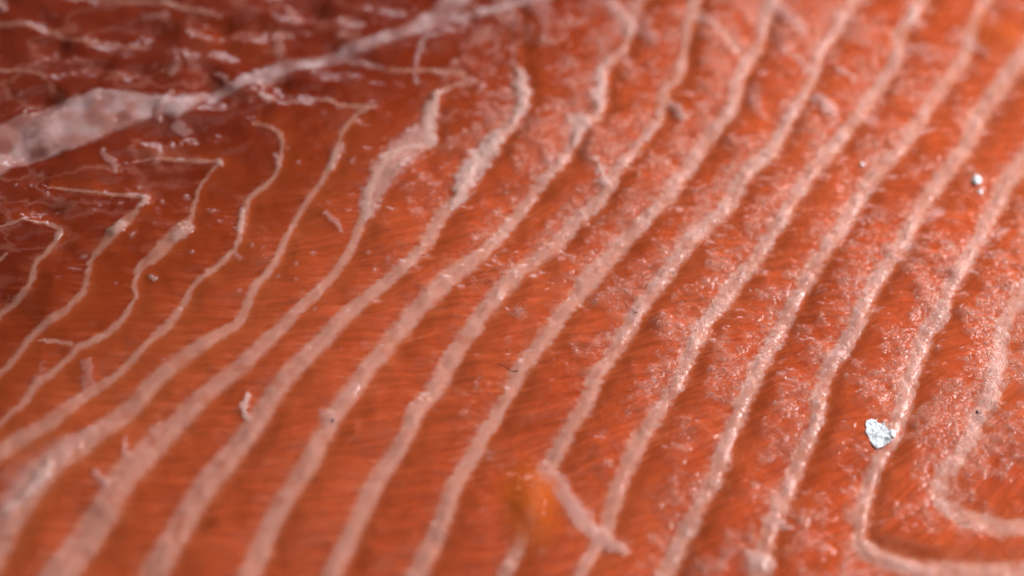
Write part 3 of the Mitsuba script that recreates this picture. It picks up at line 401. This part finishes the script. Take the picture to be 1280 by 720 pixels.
# the white flake
fl = np.array(DATA['pt']['flake']); fc = fl.mean(0)
gx_, gy_ = np.meshgrid(np.linspace(-1.9, 1.9, 90), np.linspace(-1.9, 1.9, 90)); Q = np.stack([gx_, gy_], -1)
jag = np.stack([meshkit.noise(np.concatenate([Q / .22, Q[..., :1] * 0 + k], -1), 3) - .5 for k in (0, 9)], -1) * .42
ring = shapely.Polygon(fl - fc); inside = shapely.contains_xy(ring, (Q + jag)[..., 0].ravel(), (Q + jag)[..., 1].ravel()).reshape(90, 90)
hz = .06 + .06 * np.abs(2 * meshkit.fbm(np.concatenate([Q / .5, Q[..., :1] * 0], -1), 3, 5) - 1) + .16 * meshkit.noise(np.concatenate([Q / .9, Q[..., :1] * 0 + 2], -1), 8) + .06 * meshkit.noise(np.concatenate([Q / .12, Q[..., :1] * 0 + 2], -1), 8)
hz += np.array([[zat(fc[0] + a_, fc[1] + b_) for a_, b_ in row] for row in Q])
top = np.concatenate([Q + fc, hz[..., None]], -1).reshape(-1, 3); low_ = top - [0, 0, .07]
gi = np.arange(8100).reshape(90, 90); cell = (inside[:-1, :-1] & inside[1:, 1:] & inside[:-1, 1:] & inside[1:, :-1])
qa = np.stack([gi[:-1, :-1], gi[:-1, 1:], gi[1:, 1:], gi[1:, :-1]], -1)[cell]
ft = np.concatenate([qa[:, [0, 1, 2]], qa[:, [0, 2, 3]]])
ed = np.concatenate([ft[:, [0, 1]], ft[:, [1, 2]], ft[:, [2, 0]]]); und = np.sort(ed, 1); _, inv_, cnt = np.unique(und, axis=0, return_inverse=True, return_counts=True)
be = ed[cnt[inv_.ravel()] == 1]
fa_ = np.concatenate([ft, ft[:, ::-1] + 8100, np.stack([be[:, 0], be[:, 0] + 8100, be[:, 1]], 1), np.stack([be[:, 1], be[:, 0] + 8100, be[:, 1] + 8100], 1)])
flake = trimesh.Trimesh(np.vstack([top, low_]) / 1000, fa_, process=False); flake.remove_unreferenced_vertices()
scene['flake_white'] = {'type': 'principled', 'base_color': proc(lambda p, n, uv: mikit.mix((.86, .90, .93), (.50, .58, .70), mikit.smoothstep(.58, .85, mikit.fbm(p.x * 4200, p.y * 2600, p.z * 3000)))), 'roughness': .7, 'specular': .05}
scene['white_flake'] = mikit.ply(flake, 'flake_white', smooth=75)
labels['white_flake'] = {'label': 'crumpled bluish white flake lying on the fillet at a fat line', 'category': 'flake'}
# tiny clear crystals, dark specks and a hair
scene['clear'] = principled((.84, .87, .93), .4, specular=.3)
for k_, ((x, y), rad, lab_) in enumerate(zip(DATA['pt']['crystal'], ((.34, .48, .17), (.15, .19, .10), (.2, .24, .10)),
        ('larger clear bluish crystal near the right edge, between two fat lines', 'tiny clear crystal left of a fat line near the upper right, standing alone', 'smaller clear crystal just below the larger one near the right edge'))):
    m = blob(np.array(rad) / 1000, 2, 5 + k_, .35, .6); m.apply_translation(on(x, y, rad[2] * .5))
    key = numbered('clear_crystal'); scene[key] = mikit.ply(m, 'clear', smooth=True); labels[key] = {'label': lab_, 'category': 'crystal', 'group': 'clear crystals on the fillet'}
scene['dark'] = principled((.035, .010, .010), .4)
for k_, ((x, y), lab_) in enumerate(zip(DATA['pt']['speck'], ('dark speck on a broad fat line, left of the middle of the picture', 'dark speck on the fat line nearest the right edge'))):
    m = blob(np.array((.11, .15, .07)) / 1000, 2, 9 + k_, .3, .6); m.apply_translation(on(x, y, .03))
    key = numbered('dark_speck'); scene[key] = mikit.ply(m, 'dark', smooth=True); labels[key] = {'label': lab_, 'category': 'speck', 'group': 'dark specks on the fat lines'}
hp = densify(np.array(DATA['pt']['hair']), .15)[0]
hv, hf = [], []
hp3 = np.array([on(x, y, .04 + .03 * math.sin(i_ * .9)) for i_, (x, y) in enumerate(hp)])
tg_ = np.gradient(hp3, axis=0); tg_ /= np.linalg.norm(tg_, axis=1, keepdims=True); s1_ = np.cross(tg_, [0, 0, 1.0]); s2_ = np.cross(s1_, tg_)
th_ = np.arange(6) * np.pi / 3; hv = hp3[:, None] + 2.5e-5 * (np.cos(th_)[:, None] * s1_[:, None] + np.sin(th_)[:, None] * s2_[:, None])
i_, j_ = np.meshgrid(np.arange(len(hp3) - 1), np.arange(6), indexing='ij')
scene['hair_brown'] = principled((.16, .07, .04), .5)
scene['brown_hair'] = mikit.ply((hv.reshape(-1, 3), np.stack([i_ * 6 + j_, i_ * 6 + (j_ + 1) % 6, (i_ + 1) * 6 + (j_ + 1) % 6, (i_ + 1) * 6 + j_], -1).reshape(-1, 4)), 'hair_brown', smooth=True)
labels['brown_hair'] = {'label': 'short dark brown hair stuck to the fillet near the middle of the picture', 'category': 'hair'}
